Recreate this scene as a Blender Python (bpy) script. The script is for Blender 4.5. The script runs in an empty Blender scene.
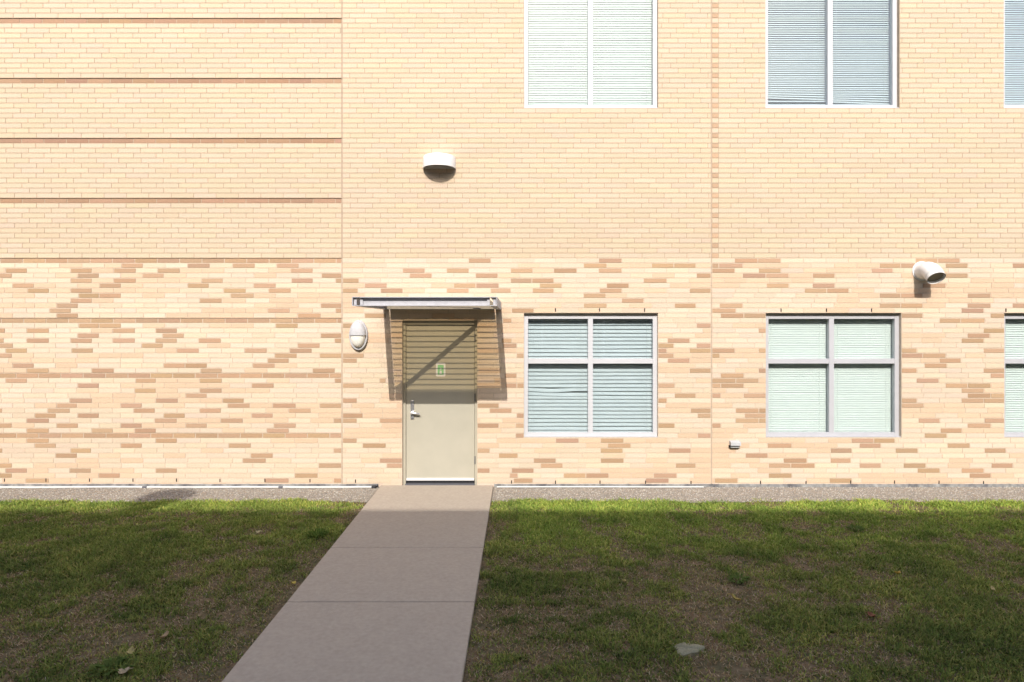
import bpy, math, random
import numpy as np
from mathutils import Vector, Matrix

random.seed(7); rng = np.random.default_rng(11)
SC = bpy.context.scene
R = math.radians

# ------------------------------------------------------------------ camera, light, exposure
PXM = 73.85            # pixels per metre on the facade
VX, VY = 519.0, 326.0  # where the camera axis meets the facade in the photograph
CAMH, DIST = 2.19, 8.86
def wx(px): return (px - VX) / PXM
def wz(py): return CAMH + (VY - py) / PXM
def gp(px, py):        # a point of the flat ground
    k = CAMH / (py - VY); d = DIST * 161.7 / (py - VY)
    return (px - VX) * k, -(DIST - d)

cam_d = bpy.data.cameras.new('camera'); cam = bpy.data.objects.new('camera', cam_d)
SC.collection.objects.link(cam); SC.camera = cam
cam.location = (0, -DIST, CAMH); cam.rotation_euler = (R(90), 0, 0)
cam_d.sensor_width = 36; cam_d.lens = DIST * PXM / 1024 * 36
cam_d.shift_x = -7 / 1024; cam_d.shift_y = -15 / 1024
cam_d.clip_start = 0.05; cam_d.clip_end = 2000

SUN_DX, SUN_TAN = 0.050, 0.744        # per metre of depth: sideways drift, drop
SUN_EL = math.atan(SUN_TAN / math.hypot(1, SUN_DX))
w = bpy.data.worlds.new('World'); SC.world = w; w.use_nodes = True
nt = w.node_tree; bg = nt.nodes['Background']
sky = nt.nodes.new('ShaderNodeTexSky'); sky.sky_type = 'NISHITA'; sky.sun_disc = False
sky.sun_elevation = SUN_EL; sky.sun_rotation = math.pi + SUN_DX
sky.air_density = 1.0; sky.dust_density = 2.2; sky.ozone_density = 0.7
nt.links.new(sky.outputs[0], bg.inputs[0]); bg.inputs[1].default_value = 0.15
sd = bpy.data.lights.new('sun', 'SUN'); sun = bpy.data.objects.new('sun', sd); SC.collection.objects.link(sun)
sd.energy = 2.4; sd.angle = R(0.4); sd.color = (1.0, 0.94, 0.87)
sun.rotation_euler = Vector((SUN_DX, 1.0, -SUN_TAN)).to_track_quat('-Z', 'Y').to_euler()
sun.location = (0, -10, 30)
vs = SC.view_settings
vs.view_transform = 'Standard'; vs.look = 'None'; vs.gamma = 1.0; vs.use_curve_mapping = False
vs.exposure = 0.98
SC.cycles.max_bounces = 8; SC.cycles.transparent_max_bounces = 16

# ------------------------------------------------------------------ materials
def mat(name, col, rough=0.8, var=0.0, scale=8.0, bump=0.0, bscale=60.0, metal=0.0, spec=0.3, col2=None, detail=6, attr=None):
    m = bpy.data.materials.new(name); m.use_nodes = True
    t = m.node_tree; n = t.nodes; b = n['Principled BSDF']
    b.inputs['Base Color'].default_value = (*col, 1); b.inputs['Roughness'].default_value = rough
    b.inputs['Metallic'].default_value = metal; b.inputs['Specular IOR Level'].default_value = spec
    tc = n.new('ShaderNodeTexCoord')
    if attr or var or col2:
        if attr:
            a = n.new('ShaderNodeAttribute'); a.attribute_name = attr; base = a.outputs['Color']
        else:
            rgb = n.new('ShaderNodeRGB'); rgb.outputs[0].default_value = (*col, 1); base = rgb.outputs[0]
        nz = n.new('ShaderNodeTexNoise'); nz.inputs['Scale'].default_value = scale; nz.inputs['Detail'].default_value = detail
        nz.inputs['Roughness'].default_value = 0.65
        t.links.new(tc.outputs['Object'], nz.inputs['Vector'])
        if col2:
            r = n.new('ShaderNodeValToRGB'); r.color_ramp.elements[0].position = 0.38; r.color_ramp.elements[1].position = 0.62
            t.links.new(nz.outputs['Fac'], r.inputs[0])
            mx = n.new('ShaderNodeMix'); mx.data_type = 'RGBA'
            t.links.new(r.outputs[0], mx.inputs['Factor']); t.links.new(base, mx.inputs['A']); mx.inputs['B'].default_value = (*col2, 1)
            base = mx.outputs['Result']
        if var:
            mr = n.new('ShaderNodeMapRange'); mr.inputs['From Min'].default_value = 0.3; mr.inputs['From Max'].default_value = 0.7
            mr.inputs['To Min'].default_value = 1 - var; mr.inputs['To Max'].default_value = 1 + var
            nz2 = n.new('ShaderNodeTexNoise'); nz2.inputs['Scale'].default_value = scale * 3.1; nz2.inputs['Detail'].default_value = detail
            t.links.new(tc.outputs['Object'], nz2.inputs['Vector']); t.links.new(nz2.outputs['Fac'], mr.inputs['Value'])
            vm = n.new('ShaderNodeVectorMath'); vm.operation = 'SCALE'
            t.links.new(base, vm.inputs[0]); t.links.new(mr.outputs[0], vm.inputs['Scale']); base = vm.outputs[0]
        t.links.new(base, b.inputs['Base Color'])
    if bump:
        nb = n.new('ShaderNodeTexNoise'); nb.inputs['Scale'].default_value = bscale; nb.inputs['Detail'].default_value = 5
        t.links.new(tc.outputs['Object'], nb.inputs['Vector'])
        bp = n.new('ShaderNodeBump'); bp.inputs['Strength'].default_value = bump; bp.inputs['Distance'].default_value = 0.01
        t.links.new(nb.outputs['Fac'], bp.inputs['Height']); t.links.new(bp.outputs[0], b.inputs['Normal'])
    return m

def see_through(name, tint, gloss_ior=1.5, rough=0.0, body=None, bodyfac=0.0):
    m = bpy.data.materials.new(name); m.use_nodes = True
    t = m.node_tree; n = t.nodes; n.remove(n['Principled BSDF']); out = n['Material Output']
    tr = n.new('ShaderNodeBsdfTransparent'); tr.inputs[0].default_value = (*tint, 1)
    gl = n.new('ShaderNodeBsdfGlossy'); gl.inputs['Roughness'].default_value = rough; gl.inputs[0].default_value = (1, 1, 1, 1)
    fr = n.new('ShaderNodeFresnel'); ge = n.new('ShaderNodeNewGeometry'); mi = n.new('ShaderNodeMapRange')      # leaving the sheet: no second mirror
    mi.inputs['To Min'].default_value = gloss_ior; mi.inputs['To Max'].default_value = 1.0
    t.links.new(ge.outputs['Backfacing'], mi.inputs['Value']); t.links.new(mi.outputs[0], fr.inputs[0])
    mx = n.new('ShaderNodeMixShader'); t.links.new(fr.outputs[0], mx.inputs[0])
    t.links.new(tr.outputs[0], mx.inputs[1]); t.links.new(gl.outputs[0], mx.inputs[2]); last = mx
    if body:
        df = n.new('ShaderNodeBsdfDiffuse'); df.inputs[0].default_value = (*body, 1)
        m2 = n.new('ShaderNodeMixShader'); m2.inputs[0].default_value = bodyfac
        t.links.new(mx.outputs[0], m2.inputs[1]); t.links.new(df.outputs[0], m2.inputs[2]); last = m2
    t.links.new(last.outputs[0], out.inputs[0])
    return m

def leafy(name, attr, trans=0.3):
    m = bpy.data.materials.new(name); m.use_nodes = True
    t = m.node_tree; n = t.nodes; n.remove(n['Principled BSDF']); out = n['Material Output']
    a = n.new('ShaderNodeAttribute'); a.attribute_name = attr
    d = n.new('ShaderNodeBsdfDiffuse'); tr = n.new('ShaderNodeBsdfTranslucent'); mx = n.new('ShaderNodeMixShader'); mx.inputs[0].default_value = trans
    t.links.new(a.outputs['Color'], d.inputs[0]); t.links.new(a.outputs['Color'], tr.inputs[0])
    t.links.new(d.outputs[0], mx.inputs[1]); t.links.new(tr.outputs[0], mx.inputs[2]); t.links.new(mx.outputs[0], out.inputs[0])
    return m

M = {}
M['brick'] = mat('brick', (0.6, 0.5, 0.4), 0.9, var=0.09, scale=22, bump=0.3, bscale=90, attr='tint', spec=0.15)
M['mortar'] = mat('mortar', (0.53, 0.44, 0.34), 0.95, var=0.10, scale=9, bump=0.3, bscale=150, spec=0.1)
M['mortar_tan'] = mat('tan_mortar', (0.395, 0.315, 0.23), 0.95, var=0.12, scale=7, bump=0.3, bscale=150, spec=0.1)
M['sealant'] = mat('sealant', (0.42, 0.33, 0.25), 0.9, var=0.1, spec=0.1)
M['render'] = mat('beige_render', (0.42, 0.36, 0.29), 0.9, var=0.08, scale=2, bump=0.2)
M['roofing'] = mat('roofing', (0.12, 0.12, 0.12), 0.95, var=0.15)
M['room'] = mat('room_paint', (0.50, 0.51, 0.50), 0.9, var=0.05)
M['alu'] = mat('pale_aluminium', (0.51, 0.51, 0.525), 0.45, var=0.03, scale=3, spec=0.4)
M['alu_grey'] = mat('silver_aluminium', (0.44, 0.44, 0.46), 0.45, var=0.04, scale=3, spec=0.4)
M['galv'] = mat('galvanised_steel', (0.43, 0.43, 0.455), 0.5, var=0.08, scale=6, spec=0.45)
M['steel_dark'] = mat('dark_steel', (0.12, 0.12, 0.13), 0.6, var=0.1, spec=0.3)
M['glass'] = see_through('window_glass', (0.93, 0.965, 0.955), 1.45)
M['glass_blue'] = see_through('tinted_window_glass', (0.90, 0.94, 0.95), 1.8)
M['smoked'] = see_through('smoked_polycarbonate', (0.775, 0.715, 0.595), 1.3, 0.25, (0.40, 0.35, 0.27), 0.06)
M['blind'] = mat('blind_vinyl', (0.64, 0.655, 0.645), 0.6, var=0.02, scale=2, spec=0.3)
M['blind_grey'] = mat('grey_blind_vinyl', (0.575, 0.59, 0.585), 0.55, var=0.03, scale=2, spec=0.3)
M['blind_up'] = mat('upper_blind_vinyl', (0.55, 0.575, 0.56), 0.6, var=0.02, scale=2, spec=0.3)
M['door'] = mat('door_paint', (0.415, 0.390, 0.312), 0.55, var=0.035, scale=1.6, bump=0.03, bscale=30, spec=0.35)
M['door_frame'] = mat('door_frame_paint', (0.415, 0.385, 0.305), 0.55, var=0.04, scale=3, spec=0.35)
M['white'] = mat('white_enamel', (0.72, 0.71, 0.69), 0.4, var=0.03, scale=6, spec=0.4)
M['white_dull'] = mat('weathered_white', (0.47, 0.47, 0.48), 0.55, var=0.06, scale=12, spec=0.3)
M['lens'] = mat('frosted_lens', (0.76, 0.74, 0.67), 0.3, var=0.03, scale=20, spec=0.5)
M['dark'] = mat('dark_cavity', (0.035, 0.03, 0.028), 0.9, spec=0.1)
M['grate'] = mat('vent_screen', (0.30, 0.27, 0.22), 0.8, var=0.3, scale=60, spec=0.2)
M['flash'] = mat('base_flashing', (0.30, 0.30, 0.28), 0.85, var=0.25, scale=5, bump=0.4, bscale=25, spec=0.2, col2=(0.12, 0.12, 0.125))
M['pvc'] = mat('white_plastic_pipe', (0.60, 0.60, 0.58), 0.4, var=0.03, scale=4, spec=0.4)
M['green'] = mat('sticker_green', (0.26, 0.55, 0.27), 0.5, var=0.03)
M['chrome'] = mat('satin_chrome', (0.72, 0.72, 0.74), 0.28, var=0.03, scale=10, metal=0.85)
M['rubber'] = mat('black_rubber', (0.03, 0.03, 0.033), 0.7, var=0.1)
M['concrete'] = mat('path_concrete', (0.40, 0.34, 0.272), 0.92, var=0.07, scale=9, bump=0.35, bscale=170, spec=0.15, col2=(0.378, 0.32, 0.256))
M['soil'] = mat('lawn_soil', (0.175, 0.128, 0.082), 0.97, var=0.35, scale=7, bump=0.9, bscale=45, spec=0.05, col2=(0.095, 0.088, 0.048))
M['gravelbed'] = mat('gravel_bed', (0.35, 0.31, 0.25), 0.95, var=0.25, scale=30, bump=1.0, bscale=70, spec=0.1, col2=(0.26, 0.23, 0.20))
M['pebble'] = mat('pebble_stone', (0.4, 0.35, 0.3), 0.9, var=0.1, scale=40, attr='tint', spec=0.15)
M['stone'] = mat('grey_stone', (0.255, 0.24, 0.16), 0.9, var=0.15, scale=25, bump=0.5, bscale=60, spec=0.15)
M['grass'] = leafy('grass_blades', 'tint')
M['far_wall'] = mat('opposite_brick', (0.28, 0.24, 0.21), 0.9, var=0.1, scale=3)
M['far_glass'] = mat('dark_window_glass', (0.05, 0.06, 0.07), 0.08, spec=0.6)

# ------------------------------------------------------------------ mesh helpers
class MB:
    def __init__(s): s.v = []; s.f = []; s.smooth = False
    def add(s, vs, fs):
        o = len(s.v); s.v += [tuple(v) for v in vs]; s.f += [tuple(i + o for i in f) for f in fs]; return s
    def box(s, x0, x1, y0, y1, z0, z1):
        return s.add([(x0,y0,z0),(x1,y0,z0),(x1,y1,z0),(x0,y1,z0),(x0,y0,z1),(x1,y0,z1),(x1,y1,z1),(x0,y1,z1)],
                     [(0,3,2,1),(4,5,6,7),(0,1,5,4),(1,2,6,5),(2,3,7,6),(3,0,4,7)])
    def rings(s, rs, cap0=True, cap1=True):
        n = len(rs[0]); o = len(s.v)
        for r in rs: s.v += [tuple(p) for p in r]
        for k in range(len(rs) - 1):
            for i in range(n):
                j = (i + 1) % n
                s.f.append((o+k*n+i, o+k*n+j, o+(k+1)*n+j, o+(k+1)*n+i))
        if cap0: s.f.append(tuple(o + i for i in reversed(range(n))))
        if cap1: s.f.append(tuple(o + (len(rs)-1)*n + i for i in range(n)))
        return s
    def tube(s, pts, rad, n=16, cap=True):
        pts = [Vector(p) for p in pts]; rs = []
        for i, p in enumerate(pts):
            d = (pts[min(i+1, len(pts)-1)] - pts[max(i-1, 0)]).normalized()
            up = Vector((1, 0, 0)) if abs(d.x) < 0.9 else Vector((0, 0, 1))
            a = d.cross(up).normalized(); b = a.cross(d).normalized()
            r = rad[i] if isinstance(rad, (list, tuple)) else rad
            rs.append([p + a*r*math.cos(2*math.pi*k/n) + b*r*math.sin(2*math.pi*k/n) for k in range(n)])
        return s.rings(rs, cap, cap)
    def prism(s, poly, y0, y1):      # polygon in x,z pushed through y
        n = len(poly)
        return s.rings([[(x, y0, z) for x, z in poly], [(x, y1, z) for x, z in poly]])
    def build(s, name, m, parent=None, bevel=0.0, smooth=False, loc=None):
        me = bpy.data.meshes.new(name); me.from_pydata(s.v, [], s.f)
        me.materials.append(m); me.validate(); me.update()
        o = bpy.data.objects.new(name, me); SC.collection.objects.link(o)
        if smooth:
            me.polygons.foreach_set('use_smooth', [True]*len(me.polygons))
            me.set_sharp_from_angle(angle=R(40))
        if bevel:
            b = o.modifiers.new('bevel', 'BEVEL'); b.width = bevel; b.segments = 2; b.limit_method = 'ANGLE'
        if parent: o.parent = parent     # parts are modelled in the frame of their thing
        return o
def bx(*a): return MB().box(*a)
def thing(name, label, cat, loc=(0,0,0), group=None):
    o = bpy.data.objects.new(name, None); o.empty_display_size = 0.2; SC.collection.objects.link(o)
    o.location = loc; o['label'] = label; o['category'] = cat
    if group: o['group'] = group
    return o
def tag(o, label, cat, group=None):
    o['label'] = label; o['category'] = cat
    if group: o['group'] = group
    return o
def struct(o, kind='structure'): o['kind'] = kind; return o
def np_mesh(name, verts, faces_n, nf, m, tint=None, parent=None):
    # verts (N,3); every face has nf corners, faces_n (F,nf)
    me = bpy.data.meshes.new(name); N = len(verts); F = len(faces_n)
    me.vertices.add(N); me.vertices.foreach_set('co', np.asarray(verts, np.float32).ravel())
    me.loops.add(F*nf); me.loops.foreach_set('vertex_index', np.asarray(faces_n, np.int32).ravel())
    me.polygons.add(F); me.polygons.foreach_set('loop_start', np.arange(F, dtype=np.int32)*nf)
    if tint is not None:
        a = me.attributes.new('tint', 'FLOAT_COLOR', 'POINT')
        c = np.ones((N, 4), np.float32); c[:, :3] = tint; a.data.foreach_set('color', c.ravel())
    me.polygons.foreach_set('use_smooth', np.zeros(F, bool))
    me.materials.append(m); me.update(calc_edges=True)
    o = bpy.data.objects.new(name, me); SC.collection.objects.link(o)
    if parent: o.parent = parent
    return o
def copy_tree(o, parent=None):
    c = o.copy(); SC.collection.objects.link(c); c.parent = parent
    for ch in o.children: copy_tree(ch, c)
    return c

# brown bricks of each course, as spans along the facade
DARK_TXT = '''
0:469,490 599,621 735,757 759,780 916,937 939,959
1:122,142 188,209 233,254 277,298 584,606 652,673 673,695 712,718 720,742 880,900 902,918 946,967 1013,1034
2:6,26 71,91 114,135 158,179 291,312 403,424 447,468 511,532 554,576 599,621 712,734 759,780 872,892
3:-9,11 78,98 143,163 322,342 410,431 476,497 697,712 743,765 767,788 813,834 946,967
4:71,91 114,135 202,222 292,312 336,342 344,358 511,531 533,553 644,666
5:13,33 100,120 188,208 254,275 365,386 454,475 477,498 540,561 607,628 767,788 813,834 923,945
6:28,48 71,91 224,245 269,290 344,357 381,402 447,468 491,510 533,553 600,621 690,712 805,826 827,848
7:79,98 100,120 231,253 584,605 880,900 902,922 968,990
8:71,91 200,221 622,643
9:57,77 321,342 584,606 675,695 720,742 880,900 902,922 968,990 1013,1034
10:50,70 268,289 336,342 512,533 712,735 962,983
11:57,77 298,320 365,385 721,743 744,765 902,922 991,1005
12:503,511 940,960 962,984
13:79,98 100,120 276,297 343,352 697,712
14:-16,4 27,48 113,134 156,176 759,765 984,1004
15:78,98 163,183 321,341 968,989
16:27,48 71,91 113,134 156,176 199,220 335,341 502,511 668,689 962,983
17:-8,12 142,162 298,319 503,516 659,673 697,712
18:6,26 72,92 177,198 245,266 290,311 659,666 690,712 712,734 759,765 902,916 984,1004
19:-9,11 275,296 320,341 343,363 517,526 659,673 712,719 902,922 925,945
20:268,288 343,356 668,689 940,960
21:13,33 164,184 186,206 253,274 925,946
22:27,48 92,113 201,221 313,334 690,712 759,765 902,916 984,1004
23:505,516 721,743 991,1005
24:6,26 136,155 200,221 335,341 380,385 713,735 737,758 917,938
25:78,98 252,273 342,363 506,516 517,523 659,674 713,720 721,743 946,967 968,990
26:135,155 200,221 962,983
27:186,206 675,695 713,720 744,766 968,990 991,1005
28:70,91 156,177 223,243 342,356 659,666 902,916 962,983 984,1005
29:57,76 121,141 228,249 273,295 320,341 477,498 902,923
30:48,69 134,154 200,220 289,310 490,511 691,712 736,758 760,766
31:35,55 78,98 164,184 252,272 342,362 517,523 698,712 745,766
32:27,48 155,176 221,242 334,341 341,356 380,400 736,758 760,766 919,939 985,1005
33:-9,11 57,77 121,141 186,206 274,295 478,498 516,523 659,674 713,720 968,990
34:27,48 92,112 135,155 267,288 941,961
35:516,523 698,712 925,946
36:27,48 156,176 341,356 556,578 601,623 852,873 875,894
37:35,55 121,141 229,250 363,385 608,630 768,791 860,880 948,969
38:71,90 334,340 477,489 601,622 669,690 831,851 896,917 985,1005
39:56,76 251,272 499,517 746,767
40:243,265 380,400 534,555 601,623 784,806 831,850
41:-9,11 319,340 387,400 541,562 676,695 769,790 792,814 860,880 904,925 992,1012
42:6,26 70,90 156,176 477,489 512,533 918,939 962,983
43:-9,11 99,119 295,317 510,517 564,585 586,608 654,676 769,791 970,990
44:26,48 265,288 334,340 514,532 646,668 715,737 830,851
'''

# ------------------------------------------------------------------ setting: ground, gravel, path
struct(bx(-150, 150, -160, 60, -0.60, 0.0).build('lawn_ground', M['soil']))
PX0, PX1 = wx(380.5) , wx(493.5)
PX0, PX1 = -1.872, -0.347
def path_slab():
    mb = MB(); js = [-0.012]; 
    for k in range(12): js.append(-1.25 * (k + 1))
    def lf(y): return PX0 + .005 + .065*min(1, -y/4.6)
    for k in range(12):
        y1 = js[k] - (0.006 if k else 0); y0 = js[k+1] + 0.006
        q = [(lf(y0), y0), (PX1, y0), (PX1, y1), (lf(y1), y1)]
        mb.add([(x, y, -.1) for x, y in q] + [(x, y, .038) for x, y in q], [(0,3,2,1),(4,5,6,7),(0,1,5,4),(1,2,6,5),(2,3,7,6),(3,0,4,7)])
    return mb
pth = struct(path_slab().build('concrete_path', M['concrete'], bevel=0.008))
struct(bx(PX0+.10, PX1-.02, -14.5, -0.02, -0.09, 0.026).build('path_joint_bed', M['rubber']))
struct(bx(-40, 40, -40, -14.7, -0.1, 0.012).build('asphalt_road', mat('asphalt', (0.055, 0.055, 0.057), 0.95, var=0.2, scale=20)))

# gravel strip with a wavering lawn edge
def gravel_edge(x): return -0.71 + 0.035*np.sin(x*1.7+.4) + 0.03*np.sin(x*4.3+1) + 0.02*np.sin(x*11)
xs = np.linspace(-11, 11, 400)
gv = []; gf = []
mbg = MB()
for seg in ((-11, PX0 - 0.012), (PX1 + 0.004, 11)):
    xx = np.linspace(seg[0], seg[1], 260); o = len(mbg.v)
    for x in xx: mbg.v += [(x, -0.005, 0.012), (x, float(gravel_edge(x)), 0.006)]
    for i in range(len(xx)-1): mbg.f.append((o+2*i, o+2*i+1, o+2*i+3, o+2*i+2))
struct(mbg.build('gravel_strip', M['gravelbed']))
def pebbles(n):
    x = rng.uniform(-10.9, 10.9, n*2); y = rng.uniform(-0.79, -0.02, n*2)
    fade = rng.uniform(0, 1, n*2)**3*0.12
    ok = (y > gravel_edge(x) - 0.02 - fade) & ((x < PX0 - 0.02) | (x > PX1 + 0.02))
    x, y = x[ok][:n], y[ok][:n]; n = len(x)
    r = rng.uniform(0.004, 0.0095, n)
    base = np.array([(1,0,0),(-1,0,0),(0,1,0),(0,-1,0),(0,0,1),(0,0,-1)], float)
    v = base[None] * r[:, None, None] * rng.uniform(0.6, 1.25, (n, 6, 1))
    a = rng.uniform(0, 6.28, n); c, s_ = np.cos(a), np.sin(a)
    vx = v[..., 0]*c[:, None] - v[..., 1]*s_[:, None] + v[..., 2]*0.4; vy = v[..., 0]*s_[:, None] + v[..., 1]*c[:, None]; vz = v[..., 2]*0.7 + v[..., 0]*0.3
    P = np.stack([vx + x[:, None], vy + y[:, None], vz + 0.012 + r[:, None]*0.35], -1).reshape(-1, 3)
    F = np.array([(0,2,4),(2,1,4),(1,3,4),(3,0,4),(2,0,5),(1,2,5),(3,1,5),(0,3,5)])
    FF = (F[None] + (np.arange(n)*6)[:, None, None]).reshape(-1, 3)
    pal = .98*np.array([(0.42,0.37,0.30),(0.50,0.46,0.39),(0.33,0.28,0.22),(0.27,0.25,0.23),(0.38,0.29,0.21),(0.58,0.54,0.47)])
    t = pal[rng.integers(0, len(pal), n)] * rng.uniform(0.9, 1.05, (n, 1))
    return struct(np_mesh('gravel', P, FF, 3, M['pebble'], np.repeat(t, 6, 0)), 'stuff')
pebbles(36000)

# ------------------------------------------------------------------ the brick building
bld = thing('brick_building', 'cream brick building with bands of brown bricks, a beige door and six blind-covered windows', 'building')
COURSE = 5.0; ROW0 = 260.6
def row_px(r): return ROW0 + COURSE*(r - 0.5), ROW0 + COURSE*(r + 0.5)
DARK = {}
for ln in DARK_TXT.strip().splitlines():
    r, t_ = ln.split(':'); DARK[int(r)] = [tuple(map(float, p.split(','))) for p in t_.split()]
OPEN = []                                     # window and door openings, in facade pixels
WIN_LO = [(524, 658), (766, 901.5), (1004.5, 1140)]
WIN_UP = [(524, 658), (765.5, 899.5), (1004, 1138)]
LO_T, LO_B, UP_T, UP_B = 313.4, 437.4, -82.0, 107.8
for a, b in WIN_LO: OPEN.append((a, b, LO_T, LO_B))
for a, b in WIN_UP: OPEN.append((a, b, UP_T, UP_B))
DOOR = (402.3, 477.2, 320.5, 483.5); OPEN.append((DOOR[0], DOOR[1], DOOR[2], 500))
BX0, BX1 = -11.0, 11.0; PXL, PXR = BX0*PXM+VX, BX1*PXM+VX
ROOFZ = 9.4
R_TOP = -int((wz(ROW0)*-1 + ROOFZ) / (COURSE/PXM)) ; R_BOT = 45
PANELS = [(PXL, 341.6), (342.6, 711.0), (712.0, PXR)]
BANDS = {0: .008, 12: .007, 23: .003, 35: .003}
for k in range(1, 12): BANDS[-12*k] = .011
JT = 0.0092 * PXM / 2
bv = []; bt = []; mv = []; clump = {}
CREAM = np.array((0.615, 0.497, 0.374)); UPPER = np.array((0.555, 0.445, 0.322)); SALMON = np.array((0.60, 0.44, 0.305)); BROWN = np.array((0.405, 0.268, 0.172))
def add_brick(x0, x1, y0, y1, rec, tone):
    JT = 0.0092*PXM/2 + (.13 if tone[1] < .32 else 0.0)      # the brown bricks are a touch smaller, so their joints show wider
    X0, X1, Z0, Z1 = wx(x0+JT), wx(x1-JT), wz(y1-JT), wz(y0+JT)
    if X1 - X0 < 0.012 or Z1 - Z0 < 0.008: return
    j = float(rng.uniform(-0.0004, 0.0004)) + rec
    bv.append([(X0,j,Z0),(X1,j,Z0),(X1,.055,Z0),(X0,.055,Z0),(X0,j,Z1),(X1,j,Z1),(X1,.055,Z1),(X0,.055,Z1)]); bt.append(tone)
salm = {}
def tone_for(kind, r, x):
    if kind == 'd': return BROWN * rng.uniform(0.9, 1.12) * np.array((1, rng.uniform(.96, 1.04), rng.uniform(.92, 1.05)))
    if kind == 's': return SALMON * rng.uniform(0.95, 1.05)
    c = (CREAM if r >= 0 else UPPER) * (rng.uniform(0.95, 1.05) if r >= 0 else rng.uniform(.965, 1.03)) * (1 + (.02 if r >= 0 else .016)*low_freq(x*.5 + 40, r*.33))
    return c * np.array((1, rng.uniform(.975, 1.01), rng.uniform(.95, 1.03)))
def low_freq(x, r): return math.sin(x*.021 + r*.9 + 1.3*math.sin(r*.37)) + .8*math.sin(x*.0083 - r*.31 + 2) + .5*math.sin(x*.05+r*2.1)
def pick(r, x):
    if r >= 1 and low_freq(x, r) + rng.normal(0, .8) > .72: return 's'
    return 'c'
def cut(segs, a, b):
    out = []
    for s0, s1 in segs:
        if b <= s0 or a >= s1: out.append((s0, s1)); continue
        if a > s0: out.append((s0, a))
        if b < s1: out.append((b, s1))
    return out
for pi, (pa, pb) in enumerate(PANELS):
    for r in range(R_TOP, R_BOT + 1):
        y0, y1 = row_px(r)
        band = pi == 0 and r in BANDS
        rec = BANDS[r] if band else 0.0
        # full-height parts of the row, and clipped parts beside a half-covered opening
        full = [(pa, pb)]; extra = []
        for (a, b, t_, bt_) in OPEN:
            if y1 <= t_ or y0 >= bt_ or b <= pa or a >= pb: continue
            full = cut(full, a, b); a2, b2 = max(a, pa), min(b, pb)
            if y0 < t_ - 0.5: extra.append((a2, b2, y0, t_))
            if y1 > bt_ + 0.5: extra.append((a2, b2, bt_, y1))
        ph = (r * 7.5 * (1 if (r // 3) % 2 else 2)) % 22.4
        for (s0, s1, t_, b_) in [(s[0], s[1], y0, y1) for s in full] + extra:
            mv.append((wx(s0), wx(s1), rec + (.0042 if not band else .004), wz(b_), wz(t_)))
            pieces = []
            inframe = s1 > -5 and s0 < 1029
            dk = [] if band or r < 0 else [d for d in DARK.get(r, []) if d[1] > s0 + 2 and d[0] < s1 - 2]
            if dk:
                cur = s0
                for d0, d1 in dk:
                    d0 = max(d0 - .4, s0); d1 = min(d1 + .9, s1)
                    if d0 - s0 < 2.5: d0 = s0
                    if s1 - d1 < 2.5: d1 = s1
                    if d0 - cur < 2.5: d0 = max(d0, cur) if d0 < cur else cur
                    if d0 > cur: pieces.append((cur, d0, None))
                    pieces.append((d0, d1, 'd')); cur = d1
                if s1 > cur: pieces.append((cur, s1, None))
            else: pieces = [(s0, s1, None)]
            for p0, p1, kd in pieces:
                if kd: add_brick(p0, p1, t_, b_, rec, tone_for('d', r, p0)); continue
                if dk and p1 - p0 < 400:
                    n = max(1, round((p1 - p0) / 22.2)); e = [p0 + (p1-p0)*i/n for i in range(n+1)]
                else:
                    k0 = math.ceil((p0 - ph + 1) / 22.4); e = [p0]
                    while ph + 22.4*k0 < p1 - 1: e.append(ph + 22.4*k0); k0 += 1
                    e.append(p1)
                tooth = pi == 2 and r < 0 and p0 == pa
                if tooth: e = [p0, p0 + 6.6] + [v for v in e if v > p0 + 12]
                for a, b in zip(e[:-1], e[1:]):
                    if tooth and a == p0:
                        add_brick(a, b, t_, b_, rec, BROWN*rng.uniform(1.05, 1.25)*np.array((1,1.04,1.06)) if r % 2 else tone_for('c', r, a)); continue
                    mid = (a + b)/2
                    if band: kd2 = 'd'
                    elif r >= 0 and not (-5 < mid < 1029) and rng.random() < .13 and r != 0: kd2 = 'd'
                    else: kd2 = pick(r, mid)
                    tn = tone_for(kd2, r, mid)
                    if band and r < 0: tn = tn * np.array((.86, .82, .84))
                    add_brick(a, b, t_, b_, rec, tn)
F6 = np.array([(0,3,2,1),(4,5,6,7),(0,1,5,4),(1,2,6,5),(3,0,4,7)])
bv = np.array(bv); nb = len(bv)
wall = np_mesh('brick_wall', bv.reshape(-1, 3), (F6[None] + (np.arange(nb)*8)[:, None, None]).reshape(-1, 4), 4, M['brick'], np.repeat(np.array(bt), 8, 0), bld)
ml, mu = MB(), MB()
for x0, x1, y, z0, z1 in mv: (mu if z0 > wz(ROW0) else ml).box(x0, x1, y, .056, z0, z1)
ml.build('mortar_bed', M['mortar'], wall); mu.build('mortar_bed', M['mortar_tan'], wall)
bx(wx(341.6), wx(342.6), .006, .05, 0, ROOFZ).build('control_joint', M['sealant'], wall)
bx(wx(711.0), wx(712.0), .006, .05, 0, ROOFZ).build('control_joint', M['sealant'], wall)
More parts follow.
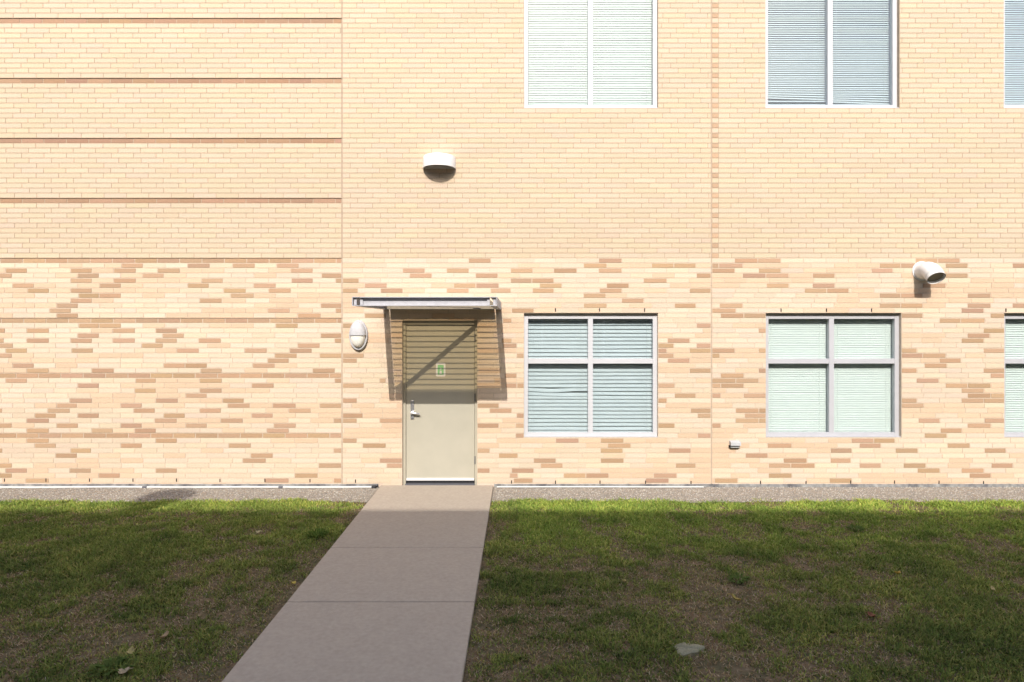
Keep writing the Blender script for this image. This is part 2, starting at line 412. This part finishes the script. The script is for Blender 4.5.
# backing wall with the same openings, floor, roof and the other sides
bk = MB(); cols = sorted({BX0, BX1} | {wx(v) for o in OPEN for v in o[:2]}); rws = sorted({0.0, ROOFZ} | {max(0, wz(v)) for o in OPEN for v in o[2:4]})
for c0, c1 in zip(cols[:-1], cols[1:]):
    for r0, r1 in zip(rws[:-1], rws[1:]):
        cx, cz = (c0+c1)/2, (r0+r1)/2
        if any(wx(a) < cx < wx(b) and wz(bb) < cz < wz(t_) for a, b, t_, bb in OPEN): continue
        bk.box(c0, c1, .18, .30, r0, r1)
bk.build('inner_wall', M['room'], bld)
bx(BX0, BX1, 8.0, 8.3, 0, ROOFZ).build('rear_wall', M['render'], bld)
bx(BX0-.25, BX0, .0, 8.3, 0, ROOFZ).build('side_wall', M['render'], bld)
bx(BX1, BX1+.25, .0, 8.3, 0, ROOFZ).build('side_wall', M['render'], bld)
bx(BX0, BX1, .31, 7.99, 4.0, 4.3).build('upper_floor', M['room'], bld)
bx(BX0-.3, BX1+.3, -.06, 8.35, ROOFZ+.003, ROOFZ+.16).build('roof', M['roofing'], bld)

# ------------------------------------------------------------------ windows
def slats(x0, x1, z0, z1, y, pitch, width, tilt, bend=None, jit=0.0, skew=0.0):
    """curved horizontal blind slats hung from z1 down to z0"""
    mb = MB(); n = int((z1 - z0) / pitch); N = 4; K = 8
    for i in range(n):
        zc = z1 - pitch*(i + .5); o = len(mb.v); tl = R(tilt + rng.normal(0, 1.0) * (1 + jit*3))
        sg = float(rng.normal(0, .0009)) ; dz0 = float(rng.normal(0, jit))
        for k in range(K + 1):
            u = k / K; x = x0 + (x1 - x0)*u
            sag = -sg*4*u*(1-u) + dz0*math.sin(3.1*u + i) + (skew*(u-.5) * max(0, (i - n*.93)/(n*.07)) if skew else 0)
            if bend and bend[0] == i: sag += -bend[1]*max(0, 1 - abs(u - bend[2])/.35)
            if bend and bend[0] + 1 == i: sag += -bend[1]*.9*min(1, u*1.6)
            for q in range(N + 1):
                s_ = q / N - .5; c = .14*width*(.25 - s_*s_)*4*.5
                dy = -s_*math.cos(tl)*width - c*math.sin(tl); dz = -s_*math.sin(tl)*width + c*math.cos(tl)
                mb.v.append((x, y + dy, zc + sag + dz))
        for k in range(K):
            for q in range(N):
                a = o + k*(N+1) + q; mb.f.append((a, a+1, a+N+2, a+N+1))
    mb.box(x0, x1, y-.012, y+.012, z0 - .012 , z0 + .004)
    for u in (.13, .87): mb.tube([(x0 + (x1-x0)*u, y - width*.5 - .002, z0), (x0 + (x1-x0)*u, y - width*.5 - .002, z1)], .0012, 5)
    return mb
def window(px0, px1, pt, pb, rails, fm, gm, blind_m, pitch, width, tilt, gap=(0, 0), **kw):
    X0, X1, Z0, Z1 = wx(px0), wx(px1), wz(pb), wz(pt); fw = 4.2/PXM; mw = 5.0/PXM; xm = (X0+X1)/2
    fy0, fy1 = .060, .135
    f = MB()
    f.box(X0-.015, X0+fw, fy0, fy1, Z0-.01, Z1+.015); f.box(X1-fw, X1+.015, fy0, fy1, Z0-.01, Z1+.015)
    f.box(X0+fw, X1-fw, fy0+.0015, fy1, Z0-.01, Z0+fw); f.box(X0+fw, X1-fw, fy0+.0015, fy1, Z1-.074, Z1+.015)
    f.box(xm-mw/2, xm+mw/2, fy0+.001, fy1, Z0+fw, Z1-.074)
    zs = [Z0+fw] + sorted(wz(v) for v in rails for v in (v,)) + [Z1-.074]
    for v in rails:
        for a, b in ((X0+fw, xm-mw/2), (xm+mw/2, X1-fw)): f.box(a, b, fy0+.003, fy1, wz(v)-mw/2, wz(v)+mw/2)
    fr = f.build('window', fm, bld, bevel=.003)
    bx(X0+.001, X1-.001, .012, .0585, Z0+.0015, Z0+.010).build('sill', fm, fr)
    if gap[0]: bx(X0+.002, X1-.002, .137, .30, Z0-.02, Z0+fw+.045).build('reflection_block', M['alu'], fr)  # pale box added behind the blind gap, standing in for a grey reflection
    bounds = [Z0+fw] + [z for v in sorted(rails, reverse=True) for z in (wz(v)-mw/2, wz(v)+mw/2)] + [Z1-.074]
    for a, b in ((X0+fw, xm-mw/2), (xm+mw/2, X1-fw)):
        for i in range(0, len(bounds), 2):
            bx(a-.004, b+.004, .092, .098, bounds[i]-.004, bounds[i+1]+.004).build('pane', gm, fr)
    for h, (a, b) in enumerate(((X0+.012, xm-.008), (xm+.008, X1-.012))):
        k2 = {k: (v[h] if isinstance(v, list) else v) for k, v in kw.items()}
        bo = slats(a, b, Z0+.02+gap[h], Z1, .166, pitch, width, tilt[h] if isinstance(tilt, (list, tuple)) else tilt, **k2).build('blind', blind_m, fr, smooth=True)
    return fr
RAIL = [361.4]
window(*WIN_LO[0], LO_T, LO_B, RAIL, M['alu'], M['glass_blue'], M['blind_grey'], .0535, .054, (69, 67), bend=[(19, .022, .42), (20, .004, .5)], jit=.0015)
window(*WIN_LO[1], LO_T, LO_B, RAIL, M['alu_grey'], M['glass'], M['blind'], .031, .036, 71, jit=.001)
window(*WIN_LO[2], LO_T, LO_B, RAIL, M['alu_grey'], M['glass'], M['blind'], .031, .036, 66, jit=.0008)
window(*WIN_UP[0], UP_T, UP_B, [-35], M['alu'], M['glass'], M['blind_up'], .033, .040, 69, jit=.0004)
window(*WIN_UP[1], UP_T, UP_B, [-35], M['alu'], M['glass_blue'], M['blind_up'], .030, .032, 55, gap=(.125, .075), skew=[-.03, -.04], jit=.0004)  # raised, slanted blind ends imitate a roofline reflected in the glass
window(*WIN_UP[2], UP_T, UP_B, [-35], M['alu'], M['glass_blue'], M['blind_grey'], .030, .032, 58, gap=(.04, .04), jit=.0004)

# ------------------------------------------------------------------ weep vents, base flashing
wv = bx(-.007, .007, -.002, .05, -.022, .022).build('weep_vent', M['dark'], bld)
WV = [(4.5,480.5),(46,480.5),(89.5,480.5),(133,480.5),(176.5,480.5),(220,480.8),(265,480.8),(310,481),(355.5,481.5),(511.5,482.4),(555.5,482.6),(600,482.6),(645.5,482.6),(691,483),(760.5,482.8),(806,483),(850.7,482.4),(894.5,482.4),(939,482.6),(983.5,483),(1028,483),
      (555.4,310.3),(599.4,310.3),(644.6,310.3),(781,310.5),(826.5,310.5),(871.6,310.5),(1006,310.5),(1050,310.5),(1095,310.5)]
for i, (a, b) in enumerate(WV):
    o = wv if i == 0 else wv.copy()
    if i: SC.collection.objects.link(o); o.parent = bld
    o.location = (wx(a), 0, wz(b - .4)); 
fl = MB()
for seg in ((BX0, PX0 - .03), (PX1 + .01, BX1)):
    n = int((seg[1]-seg[0])/.05); o = len(fl.v)
    for i in range(n+1):
        x = seg[0] + (seg[1]-seg[0])*i/n; t_ = rng.normal(0, .003); d = -.010 - abs(rng.normal(0, .004))
        fl.v += [(x, -.001, .052+t_*.5), (x, d, .048+t_), (x, d-.006, .0)]
    for i in range(n):
        for q in range(2): a = o+3*i+q; fl.f.append((a, a+1, a+4, a+3))
fl.build('base_flashing', M['flash'], bld)

# ------------------------------------------------------------------ door (part of the building)
dx0, dx1, dzt = wx(DOOR[0]), wx(DOOR[1]), wz(DOOR[2])
fwid = 2.7/PXM
df = MB()
df.box(dx0-.012, dx0+fwid, .060, .15, .0, dzt+.015); df.box(dx1-fwid, dx1+.012, .060, .15, .0, dzt+.015)
df.box(dx0+fwid, dx1-fwid, .0615, .15, dzt-.06, dzt+.015)
df.box(dx0+fwid, dx1-fwid, .12, .15, .02, dzt-.06)                 # rebate behind the leaf
dfo = df.build('door_frame', M['door_frame'], bld, bevel=.003)
lx0, lx1, lz0, lz1 = dx0+fwid+.004, dx1-fwid-.004, wz(479.8), dzt-.064
leaf = bx(lx0, lx1, .075, .118, lz0, lz1).build('door', M['door'], bld, bevel=.003)
sw = MB().box(lx0+.003, lx1-.003, .058, .0745, wz(481.6), wz(479.2)); sw.build('door_sweep', M['white'], leaf, bevel=.002)
bx(dx0+fwid, dx1-fwid, -.009, .119, .0, .043).build('threshold', M['steel_dark'], leaf)
bx(lx0+.002, lx1-.002, .080, .117, .047, wz(481.7)).build('door_seal', M['rubber'], leaf)
hx, hz = wx(411.5), wz(413.5)
ep = MB().box(hx-.024, hx+.024, .063, .0745, wz(420), wz(401.2)).build('lock_plate', M['chrome'], leaf, bevel=.004)
hd = MB(); hd.tube([(hx, .064, hz), (hx, .02, hz)], .019, 14)
hd.tube([(hx-.012, .022, hz+.002), (hx+.03, .018, hz+.004), (hx+.075, .019, hz-.004), (hx+.105, .026, hz-.014)], [.017, .017, .014, .011], 12)
hd.build('handle', M['chrome'], leaf, smooth=True)
lk = MB(); lk.tube([(hx, .064, wz(418)), (hx, .054, wz(418))], .013, 14); lk.build('lock_cylinder', M['chrome'], leaf, smooth=True)
for py in (338, 398, 461):
    h = MB(); h.tube([(lx1+.006, .060, wz(py)-.055), (lx1+.006, .060, wz(py)+.055)], .0085, 10)
    h.build('hinge', M['steel_dark'], leaf, smooth=True)
# green and white sticker
def rrect(x0, x1, z0, z1, r, n=5):
    p = []
    for cx, cz, a0 in ((x1-r, z0+r, -90), (x1-r, z1-r, 0), (x0+r, z1-r, 90), (x0+r, z0+r, 180)):
        for i in range(n+1):
            a = R(a0 + 90*i/n); p.append((cx + r*math.cos(a), cz + r*math.sin(a)))
    return p
sx0, sx1, sz0, sz1 = wx(435.2), wx(444.9), wz(377), wz(363)
st = MB().prism(rrect(sx0, sx1, sz0, sz1, .018), .0735, .0749).build('sticker', M['white'], leaf)
inn = MB(); q = .025; inn.prism(rrect(sx0+q, sx1-q, sz0+q, sz1-q*1.2, .008), .0728, .0734)
inn.build('sticker_field', M['green'], leaf)
fig = MB(); cx = (sx0+sx1)/2; cz = (sz0+sz1)/2
fig.prism([(cx+.013*math.cos(a), cz+.012+.014*math.sin(a)) for a in np.linspace(0, 6.28, 13)[:-1]], .0722, .0727)
fig.prism([(cx-.016, cz-.058), (cx+.016, cz-.058), (cx+.012, cz-.012), (cx-.012, cz-.012)], .0722, .0727)
fig.build('sticker_mark', M['white'], leaf)

# ------------------------------------------------------------------ canopy over the door
CX0, CX1, CZ0, CZ1, CP = -1.838, -.242, 2.412, 2.512, 1.66
can = thing('door_canopy', 'galvanised steel canopy with a ribbed translucent roof sticking out above the beige door', 'canopy', (0, 0, 0))
def channel(x0, x1, y0, y1, side):       # side beam running out from the wall, flanges pointing away from the door
    m = MB(); t_ = .007; w_ = .075
    xw = x0 if side < 0 else x1 - t_
    m.box(xw, xw+t_, y0, y1, CZ0, CZ1)
    fx0, fx1 = (x0+t_, x0+w_) if side < 0 else (x1-w_, x1-t_)
    m.box(fx0, fx1, y0, y1, CZ1-t_, CZ1); m.box(fx0, fx1, y0, y1, CZ0, CZ0+t_)
    return m
for q in (CX0+.014, CX1-.044):
    bx(q, q+.03, -CP+.03, -CP+.036, CZ0+.012, CZ1-.012).build('end_plate', M['galv'], can)
channel(CX0, CX0+.08, -CP, -.004, -1).build('side_beam', M['galv'], can)
channel(CX1-.08, CX1, -CP, -.004, 1).build('side_beam', M['galv'], can)
fb = MB(); a, b = CX0+.081, CX1-.081
fb.box(a, b, -CP+.055, -CP+.062, CZ0, CZ1); fb.box(a, b, -CP+.004, -CP+.055, CZ1-.008, CZ1); fb.box(a, b, -CP+.004, -CP+.055, CZ0, CZ0+.008)
for e in (a, b-.03): fb.box(e, e+.03, -CP+.035, -CP+.0545, CZ0+.012, CZ1-.03)
fb.build('front_beam', M['galv'], can)
# closed boxes behind the front beam and at the wall
bx(a+.010, b-.010, -CP+.0635, -CP+.12, CZ0+.012, CZ1-.012).build('front_plate', M['galv'], can)
lg = MB().box(a+.010, b-.010, -.19, -.006, CZ0+.004, CZ0+.05); lg.build('wall_ledger', M['galv'], can)
n = 13
rib = bx(a, b, -.004, .004, CZ0+.050, CZ0+.0610).build('rib', M['galv'], can)
for i in range(n):
    o = rib if i == 0 else rib.copy()
    if i: SC.collection.objects.link(o); o.parent = can
    o.location = (0, -.19 - .1 - i*(CP-.19-.12-.1)/(n-.35), 0)
bx(a, b, -CP+.121, -.191, CZ0+.062, CZ0+.070).build('roof_panel', M['smoked'], can)
br = MB(); p0 = Vector((-.52, -.16, 0)); p1 = Vector((-1.745, -CP+.17, 0)); d = (p1-p0).normalized(); nrm = Vector((-d.y, d.x, 0))*.034
zz0, zz1 = CZ0+.016, CZ0+.024
br.add([(*(p0+nrm).xy, zz0), (*(p0-nrm).xy, zz0), (*(p1-nrm).xy, zz0), (*(p1+nrm).xy, zz0), (*(p0+nrm).xy, zz1), (*(p0-nrm).xy, zz1), (*(p1-nrm).xy, zz1), (*(p1+nrm).xy, zz1)],
       [(0,3,2,1),(4,5,6,7),(0,1,5,4),(1,2,6,5),(2,3,7,6),(3,0,4,7)])
br.build('diagonal_brace', M['galv'], can)

# ------------------------------------------------------------------ lamps and vents on the wall
def ellipse_shell(ax, az, prof, n=36, a0=0, a1=2*math.pi):
    """oval dome: prof is a list of (scale, depth)"""
    rs = []
    for s_, dp in prof:
        rs.append([(ax*s_*math.cos(a0+(a1-a0)*k/(n-1 if a1-a0 < 6.2 else n)), -dp, az*s_*math.sin(a0+(a1-a0)*k/(n-1 if a1-a0 < 6.2 else n))) for k in range(n)])
    return MB().rings(rs)
ol = thing('bulkhead_light', 'oval white bulkhead light with a hooded upper half, left of the door', 'wall light', (wx(359), -.002, wz(335.2)))
ax, az = .125, .205
ellipse_shell(ax, az, [(1, 0), (1, .035), (.96, .045), (.84, .047)]).build('base_ring', M['white_dull'], ol, smooth=True)
ellipse_shell(ax*.80, az*.80, [(1, .046), (1, .06), (.94, .085), (.8, .105), (.55, .120), (.25, .127), (.02, .128)]).build('lens', M['lens'], ol, smooth=True)
hh = ellipse_shell(ax*.88, az*.90, [(1, .0475), (1, .068), (.95, .095), (.82, .117), (.57, .133), (.27, .140), (.02, .141)], 25, 0, math.pi)
hh.build('hood', M['white_dull'], ol, smooth=True)

hl = thing('wall_light', 'half-round white wall light high above the door canopy', 'wall light', (wx(439.5), -.002, wz(169)))
rr, hgt = .222, .158; dp = .245; t_ = .008
def half(r, d, n=30): return [(r*math.cos(math.pi*k/(n-1)), -d*math.sin(math.pi*k/(n-1))) for k in range(n)]
sh = MB(); o_, i_ = half(rr, dp), half(rr-t_, dp-t_)
no = len(o_)
sh.v = [(x, y, 0) for x, y in o_] + [(x*.985, y*.985, hgt-.012) for x, y in o_] + [(x*.96, y*.96, hgt) for x, y in o_] + [(x, y, 0) for x, y in i_] + [(x, y, hgt-.03) for x, y in i_]
for k in range(no-1):
    sh.f += [(k, k+1, no+k+1, no+k), (no+k, no+k+1, 2*no+k+1, 2*no+k), (k+1, k, 3*no+k, 3*no+k+1), (3*no+k+1, 3*no+k, 4*no+k, 4*no+k+1)]
sh.f += [tuple(range(2*no, 3*no)), tuple(range(5*no-1, 4*no-1, -1))]
sh.build('shade', M['white'], hl, smooth=True)
bx(-rr+.012, rr-.012, -.02, 0, .004, hgt-.035).build('back_plate', M['white'], hl)
lp = MB(); q_ = half(rr-.05, dp-.06); lp.rings([[(x, y, .06) for x, y in q_], [(x, y, .075) for x, y in q_]]); lp.build('lens', M['grate'], hl)

ev = thing('exhaust_vent', 'white round exhaust elbow sticking out of the wall above the right-hand windows', 'vent', (wx(921.5), 0, wz(271)))
pts = [(0, .05, 0), (0, -.12, 0)]; rad = .112
for k in range(1, 8):
    a = R(50*k/7); pts.append((0, -.12-.20*math.sin(a), -.20*(1-math.cos(a))))
l_ = Vector(pts[-1]); dr = Vector((0, -math.cos(R(50)), -math.sin(R(50)))); pts.append(tuple(l_ + dr*.065))
el = MB(); el.tube(pts, rad, 32, cap=False); el.tube(list(reversed(pts)), rad-.006, 32, cap=False)
el.build('elbow', M['white'], ev, smooth=True)
for q_, L_ in ((1, .018), (len(pts)-2, .02)):
    p = Vector(pts[q_]); d = (Vector(pts[q_]) - Vector(pts[q_-1])).normalized()
    MB().tube([p - d*L_*.5, p + d*L_*.5], rad+.006, 32, cap=False).build('collar', M['white'], ev, smooth=True)
MB().tube([(0, -.001, 0), (0, -.014, 0)], rad+.018, 32).build('wall_flange', M['white'], ev, smooth=True)
e = l_ + dr*.02; MB().tube([tuple(e), tuple(e - dr*.01)], rad-.008, 28).build('vent_screen', M['grate'], ev)

sv = thing('hose_vent_box', 'tiny white hooded vent box low on the wall between the two complete lower windows', 'vent', (wx(734.3), -.001, wz(444.5)))
sb = MB(); w2 = .068; dpt = .075
sb.rings([[(-w2, 0, .058), (-w2, -dpt, .042), (-w2, -dpt, -.006), (-w2, 0, -.006)], [(w2, 0, .058), (w2, -dpt, .042), (w2, -dpt, -.006), (w2, 0, -.006)]])
sb.build('hood', M['white_dull'], sv, bevel=.003)
bx(-w2-.010, w2-.004, -.03, 0, -.034, -.007).build('dark_opening', M['dark'], sv)
MB().box(-w2+.006, w2-.014, -.05, -.031, -.033, -.019).build('lip', M['white_dull'], sv)

# pipes along the foot of the wall
pp = thing('plastic_pipe', 'white plastic pipe along the wall foot left of the path, ending in a dark cap', 'pipe', (0, 0, 0))
def wob(x): return -.075 + .004*math.sin(x*2.1) , 0.026 + .002*math.sin(x*3.3+1)
xs_ = np.linspace(BX0+.2, PX0-.105, 70)
MB().tube([(x, *wob(x)) for x in xs_], .0135, 12).build('pipe_run', M['pvc'], pp, smooth=True)
xe = PX0-.105
MB().tube([(xe-.002, *wob(xe)), (xe+.05, *wob(xe)), (xe+.085, -.06, .04)], [.02, .025, .02], 14).build('end_cap', M['rubber'], pp, smooth=True)
for px in (148, 283):
    x = wx(px); MB().tube([(x-.03, *wob(x)), (x+.03, *wob(x))], .018, 12).build('coupling', M['steel_dark'], pp, smooth=True)
xs_ = np.linspace(PX1+.05, wx(702), 40)
p2 = MB().tube([(x, -.07+.004*math.sin(x*2.3), .028) for x in xs_], .010, 10).build('thin_pipe', M['pvc'], smooth=True)
tag(p2, 'thin white pipe on the gravel along the wall foot right of the path', 'pipe')

# ------------------------------------------------------------------ building opposite (its roof edge shades the lawn)
OY = -15.2; SHY = -1.15
OH = (-SHY - (OY)) * 0 + (SHY - OY) * SUN_TAN
ob = thing('opposite_building', 'plain flat-roofed building across the lawn whose roof edge throws the long shadow on the grass', 'building', (0, OY, 0))
bx(-34, 34, -14, 0, 0, OH-.02).build('wall', M['far_wall'], ob)
bx(-34.1, 34.1, -14.1, .0015, OH-.019, OH).build('roof', M['roofing'], ob)
for fz in (1.0, 4.4, 7.8):
    for k in range(-7, 8):
        f = bx(k*4-.9, k*4+.9, .003, .05, fz, fz+1.7).build('window', M['alu_grey'], ob)
        bx(k*4-.82, k*4+.82, .052, .06, fz+.08, fz+1.62).build('pane', M['far_glass'], f)
sx_, sy_ = gp(170, 496)
drop = (sy_ - (OY - .5)) ; hz_ = drop*SUN_TAN
rv = thing('roof_vent', 'round capped vent standing on the roof edge of the building opposite', 'vent', (sx_ - drop*SUN_DX, OY-.5, OH))
MB().tube([(0, 0, 0), (0, 0, hz_-OH-.1)], .2, 18).build('stack', M['galv'], rv, smooth=True)
MB().tube([(0, 0, hz_-OH-.12), (0, 0, hz_-OH), (0, 0, hz_-OH+.14)], [.33, .33, .12], 22).build('cap', M['galv'], rv, smooth=True)

# ------------------------------------------------------------------ lawn
def fbm(x, y, s, seed, octs=4):
    out = np.zeros_like(x); amp = 1; tot = 0
    for o in range(octs):
        g = np.random.default_rng(seed*31 + o).uniform(-1, 1, (64, 64))
        u = x*s*2**o + 13.7*o; v = y*s*2**o + 7.1*o
        i = np.floor(u).astype(int); j = np.floor(v).astype(int); fu = u - i; fv = v - j
        fu = fu*fu*(3-2*fu); fv = fv*fv*(3-2*fv)
        a = g[i % 64, j % 64]; b = g[(i+1) % 64, j % 64]; c = g[i % 64, (j+1) % 64]; d = g[(i+1) % 64, (j+1) % 64]
        out += amp*((a*(1-fu)+b*fu)*(1-fv) + (c*(1-fu)+d*fu)*fv); tot += amp; amp *= .55
    return out / tot
def blades(n):
    x = rng.uniform(-10.5, 10.5, n); y = -(rng.uniform(.5, 8.0, n))
    ok = (np.abs(x) < 3.2 + 0.85*(8.9 + y)) | (rng.random(n) < .35)
    x, y = x[ok], y[ok]
    pl = PX0 + .005 + .065*np.minimum(1, -y/4.6)
    dpath = np.where(x < pl, pl - x, np.where(x > PX1, x - PX1, -1))
    e = gravel_edge(x)
    green = fbm(x, y*1.2, .7, 3)*.7 + fbm(x, y, 2.1, 5)*.85 + fbm(x, y, 7, 6)*1.0
    bare = fbm(x, y*1.6, 1.1, 9) + fbm(x, y, 5.0, 12)*.6
    # worn, browner ground beside the path, towards the camera and in a few patches
    worn = np.exp(-np.maximum(dpath, 0)/.16)*.9 + np.where(x > 0, .14, .05) * np.maximum(0, -y - 1.8)
    for px, py, rx, ry, k in ((690, 600, 1.0, .5, .35), (950, 540, .9, .35, .4), (800, 655, 1.0, .4, .3), (560, 650, .5, .4, .3), (30, 640, .8, .4, .15), (190, 515, 1.6, .25, .3), (700, 505, 1.2, .12, .25)):
        gx, gy = gp(px, py); worn += k*np.exp(-((x-gx)/rx)**2 - ((y-gy)/ry)**2)
    for px, py, rx, ry, k in ((600, 540, 1.6, .6, .45), (900, 560, 1.4, .45, .4), (150, 600, 1.5, .8, .1), (320, 535, .35, .25, .5), (500, 600, .3, .5, .25)):
        gx, gy = gp(px, py); worn -= k*np.exp(-((x-gx)/rx)**2 - ((y-gy)/ry)**2)
    lit = np.exp(-((y + .8)/.35)**2)  # more green blades put where the sun strip falls, to brighten it
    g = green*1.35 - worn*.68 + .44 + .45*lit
    keep = (y < e + rng.normal(0, .03, len(x)) + .03*fbm(x, y, 6, 2)) & (dpath > rng.uniform(-.035, .05, len(x)))
    keep &= rng.random(len(x)) < np.clip(.80 + .5*g - .55*np.clip(bare - .25, 0, 1) - .5*np.exp(-np.maximum(dpath, 0)/.05), .12, 1)
    x, y, g, bare, dpath = x[keep], y[keep], g[keep], bare[keep], dpath[keep]; n = len(x)
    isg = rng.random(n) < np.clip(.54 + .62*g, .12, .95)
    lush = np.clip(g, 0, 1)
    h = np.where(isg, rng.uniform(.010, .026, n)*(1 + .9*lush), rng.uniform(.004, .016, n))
    L = np.where(isg, h*rng.uniform(.5, 1.6, n), rng.uniform(.010, .036, n))
    wd = np.where(isg, rng.uniform(.0026, .0052, n), rng.uniform(.0015, .0034, n))
    a = rng.uniform(0, 2*np.pi, n); ca, sa = np.cos(a), np.sin(a)
    bx_, by_ = -sa*wd, ca*wd
    z0 = np.where(isg, -.002, rng.uniform(.001, .010, n))
    mxx, myy = x + ca*L*.38, y + sa*L*.38; mz = z0 + h*.68
    tx, ty = x + ca*L, y + sa*L; tz = z0 + h*np.where(rng.random(n) < .3, .75, 1.0)
    V = np.stack([np.stack([x-bx_, y-by_, z0], -1), np.stack([x+bx_, y+by_, z0], -1), np.stack([mxx+bx_*.75, myy+by_*.75, mz], -1), np.stack([mxx-bx_*.75, myy-by_*.75, mz], -1), np.stack([tx, ty, tz], -1)], 1)
    gp_ = np.array([(.148,.190,.046),(.200,.232,.058),(.098,.138,.040),(.270,.245,.085),(.170,.202,.055)])
    bp_ = np.array([(.31,.21,.115),(.24,.145,.08),(.39,.29,.17),(.19,.115,.062),(.29,.22,.10),(.40,.31,.20)])
    hue = fbm(x, y, .9, 21)
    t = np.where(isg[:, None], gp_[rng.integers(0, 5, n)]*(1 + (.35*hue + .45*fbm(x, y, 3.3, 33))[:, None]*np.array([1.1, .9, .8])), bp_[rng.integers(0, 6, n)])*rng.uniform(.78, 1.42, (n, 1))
    near = np.exp(-((y + 1.7)/.9)**2)[:, None]*np.where(x > 0, 1, .35)[:, None]      # green blades brighter in a band towards the wall, strongest on the right
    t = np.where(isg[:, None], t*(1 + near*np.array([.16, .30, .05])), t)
    fleck = (~isg) & (rng.random(n) < .05)
    t[fleck] = np.array((.55, .46, .32))*rng.uniform(.7, 1.1, (fleck.sum(), 1))
    sun_tint = np.exp(-((y + .85)/.4)**2)[:, None]      # sunlight painted into the green blades along the gravel
    t = np.where(isg[:, None], t*(1 + sun_tint*np.array([.52, .58, .35])), t)
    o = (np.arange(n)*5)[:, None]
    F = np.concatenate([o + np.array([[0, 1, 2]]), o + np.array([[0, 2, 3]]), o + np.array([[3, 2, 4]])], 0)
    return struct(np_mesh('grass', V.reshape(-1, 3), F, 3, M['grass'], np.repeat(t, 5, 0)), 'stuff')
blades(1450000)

def tuft(px, py, r, n, hgt, label, pal):
    gx, gy = gp(px, py); P = []; T = []
    for _ in range(n):
        a = random.uniform(0, 6.28); d = r*math.sqrt(random.random())*.6; x, y = d*math.cos(a), d*math.sin(a)
        a2 = a + random.uniform(-.7, .7); L = random.uniform(.3, .8)*r; h = hgt*random.uniform(.5, 1); wd = random.uniform(.006, .013)
        ca, sa = math.cos(a2), math.sin(a2)
        P += [(x, y, 0), (x + ca*L*.5 - sa*wd, y + sa*L*.5 + ca*wd, h*.8), (x + ca*L, y + sa*L, h*.75), (x + ca*L*.5 + sa*wd, y + sa*L*.5 - ca*wd, h*.8)]
        T += [np.array(random.choice(pal))*random.uniform(.8, 1.2)]*4
    F = np.arange(len(P)).reshape(-1, 4)
    o = np_mesh('weed_clump', P, F, 4, M['grass'], np.array(T)); o.location = (gx, gy, 0)
    return tag(o, label, 'weed', 'weeds in the lawn')
WP = [(.10,.15,.03),(.13,.18,.04),(.08,.13,.03)]
tuft(317, 538, .13, 90, .085, 'bright green leafy weed at the left edge of the path nearest the door', WP)
tuft(738, 582, .10, 60, .06, 'small leafy weed among thin grass in the middle of the right-hand lawn', [(.10,.15,.04),(.13,.17,.05)])
tuft(855, 531, .10, 60, .06, 'low leafy weed near the sunlit strip right of the middle of the right-hand lawn', [(.095,.14,.04),(.12,.16,.05)])
tuft(112, 672, .12, 80, .07, 'leafy weed clump at the front of the left-hand lawn', [(.10,.15,.04),(.13,.17,.05)])

def leaf(px, py, size, col, label, rot, name='fallen_leaf'):
    size *= .8
    gx, gy = gp(px, py); m = MB(); n = 9; lo = []; hi = []
    for i in range(n):
        u = i/(n-1); wdt = size*.36*math.sin(math.pi*u)**.8*(1 + .25*math.sin(9*u)); c = .25*size*(u-.5)**2*4
        m.v += [(size*(u-.5), -wdt, c + .15*size), (size*(u-.5), 0, c), (size*(u-.5), wdt, c + .2*size)]
    for i in range(n-1): m.f += [(3*i, 3*i+3, 3*i+4, 3*i+1), (3*i+1, 3*i+4, 3*i+5, 3*i+2)]
    m.tube([(size*.5, 0, .25*size), (size*.75, 0.01, .18*size)], size*.02, 5)
    o = m.build(name, mat('dry_leaf', col, .8, var=.15, scale=60), smooth=True)
    o.location = (gx, gy, .028); o.rotation_euler = (random.uniform(-.4, .4), random.uniform(-.4, .4), rot)
    s_ = o.modifiers.new('thick', 'SOLIDIFY'); s_.thickness = .0012
    return tag(o, label, 'leaf', 'leaves fallen on the lawn')
leaf(898, 577, .075, (.42,.27,.05), 'orange-yellow fallen leaf on the right-hand lawn below the right window', .4)
leaf(993, 593, .055, (.46,.36,.16), 'pale tan fallen leaf nearest the right edge of the photo', 1.2)
leaf(735, 603, .10, (.36,.27,.07), 'large curled yellow fallen leaf on brown grass below the tiny vent box', 2.4)
leaf(624, 585, .06, (.40,.33,.12), 'small yellowish fallen leaf below the window right of the door', .9)
leaf(872, 620, .08, (.19,.075,.04), 'reddish brown fallen leaf in thin grass at the front right', 1.9)
leaf(293, 587, .06, (.48,.36,.08), 'bright yellow fallen leaf lying against the left edge of the path', 1.1)
leaf(165, 641, .085, (.36,.25,.14), 'tan fallen leaf in front of the path on the left-hand lawn', 1.3)
leaf(124, 677, .085, (.42,.33,.21), 'pale fallen leaf at the very bottom of the left-hand lawn', .3)
leaf(130, 657, .075, (.38,.31,.13), 'upright straw-yellow fallen leaf near the bottom of the left-hand lawn', 1.6)
leaf(258, 535, .06, (.40,.34,.18), 'pale dry fallen leaf in the grass left of the path near the door', .6)
gx, gy = gp(687, 651)
sm = MB(); rs = []
for s_, z_ in ((1, -.02), (1, .010), (.9, .017), (.55, .020), (.05, .021)):
    rs.append([(s_*(.098+.022*math.sin(3*a+1)+.012*math.sin(7*a))*math.cos(a), s_*(.075+.016*math.sin(2*a)+.01*math.sin(5*a))*math.sin(a), z_ + (.004*math.sin(4*a) if z_ > 0 else 0)) for a in np.linspace(0, 6.283, 25)[:-1]])
sm.rings(rs); so = sm.build('flat_stone', M['stone'], smooth=True); so.location = (gx, gy, .006)
tag(so, 'flat grey-green stone lying in the grass at the front of the right-hand lawn', 'stone')
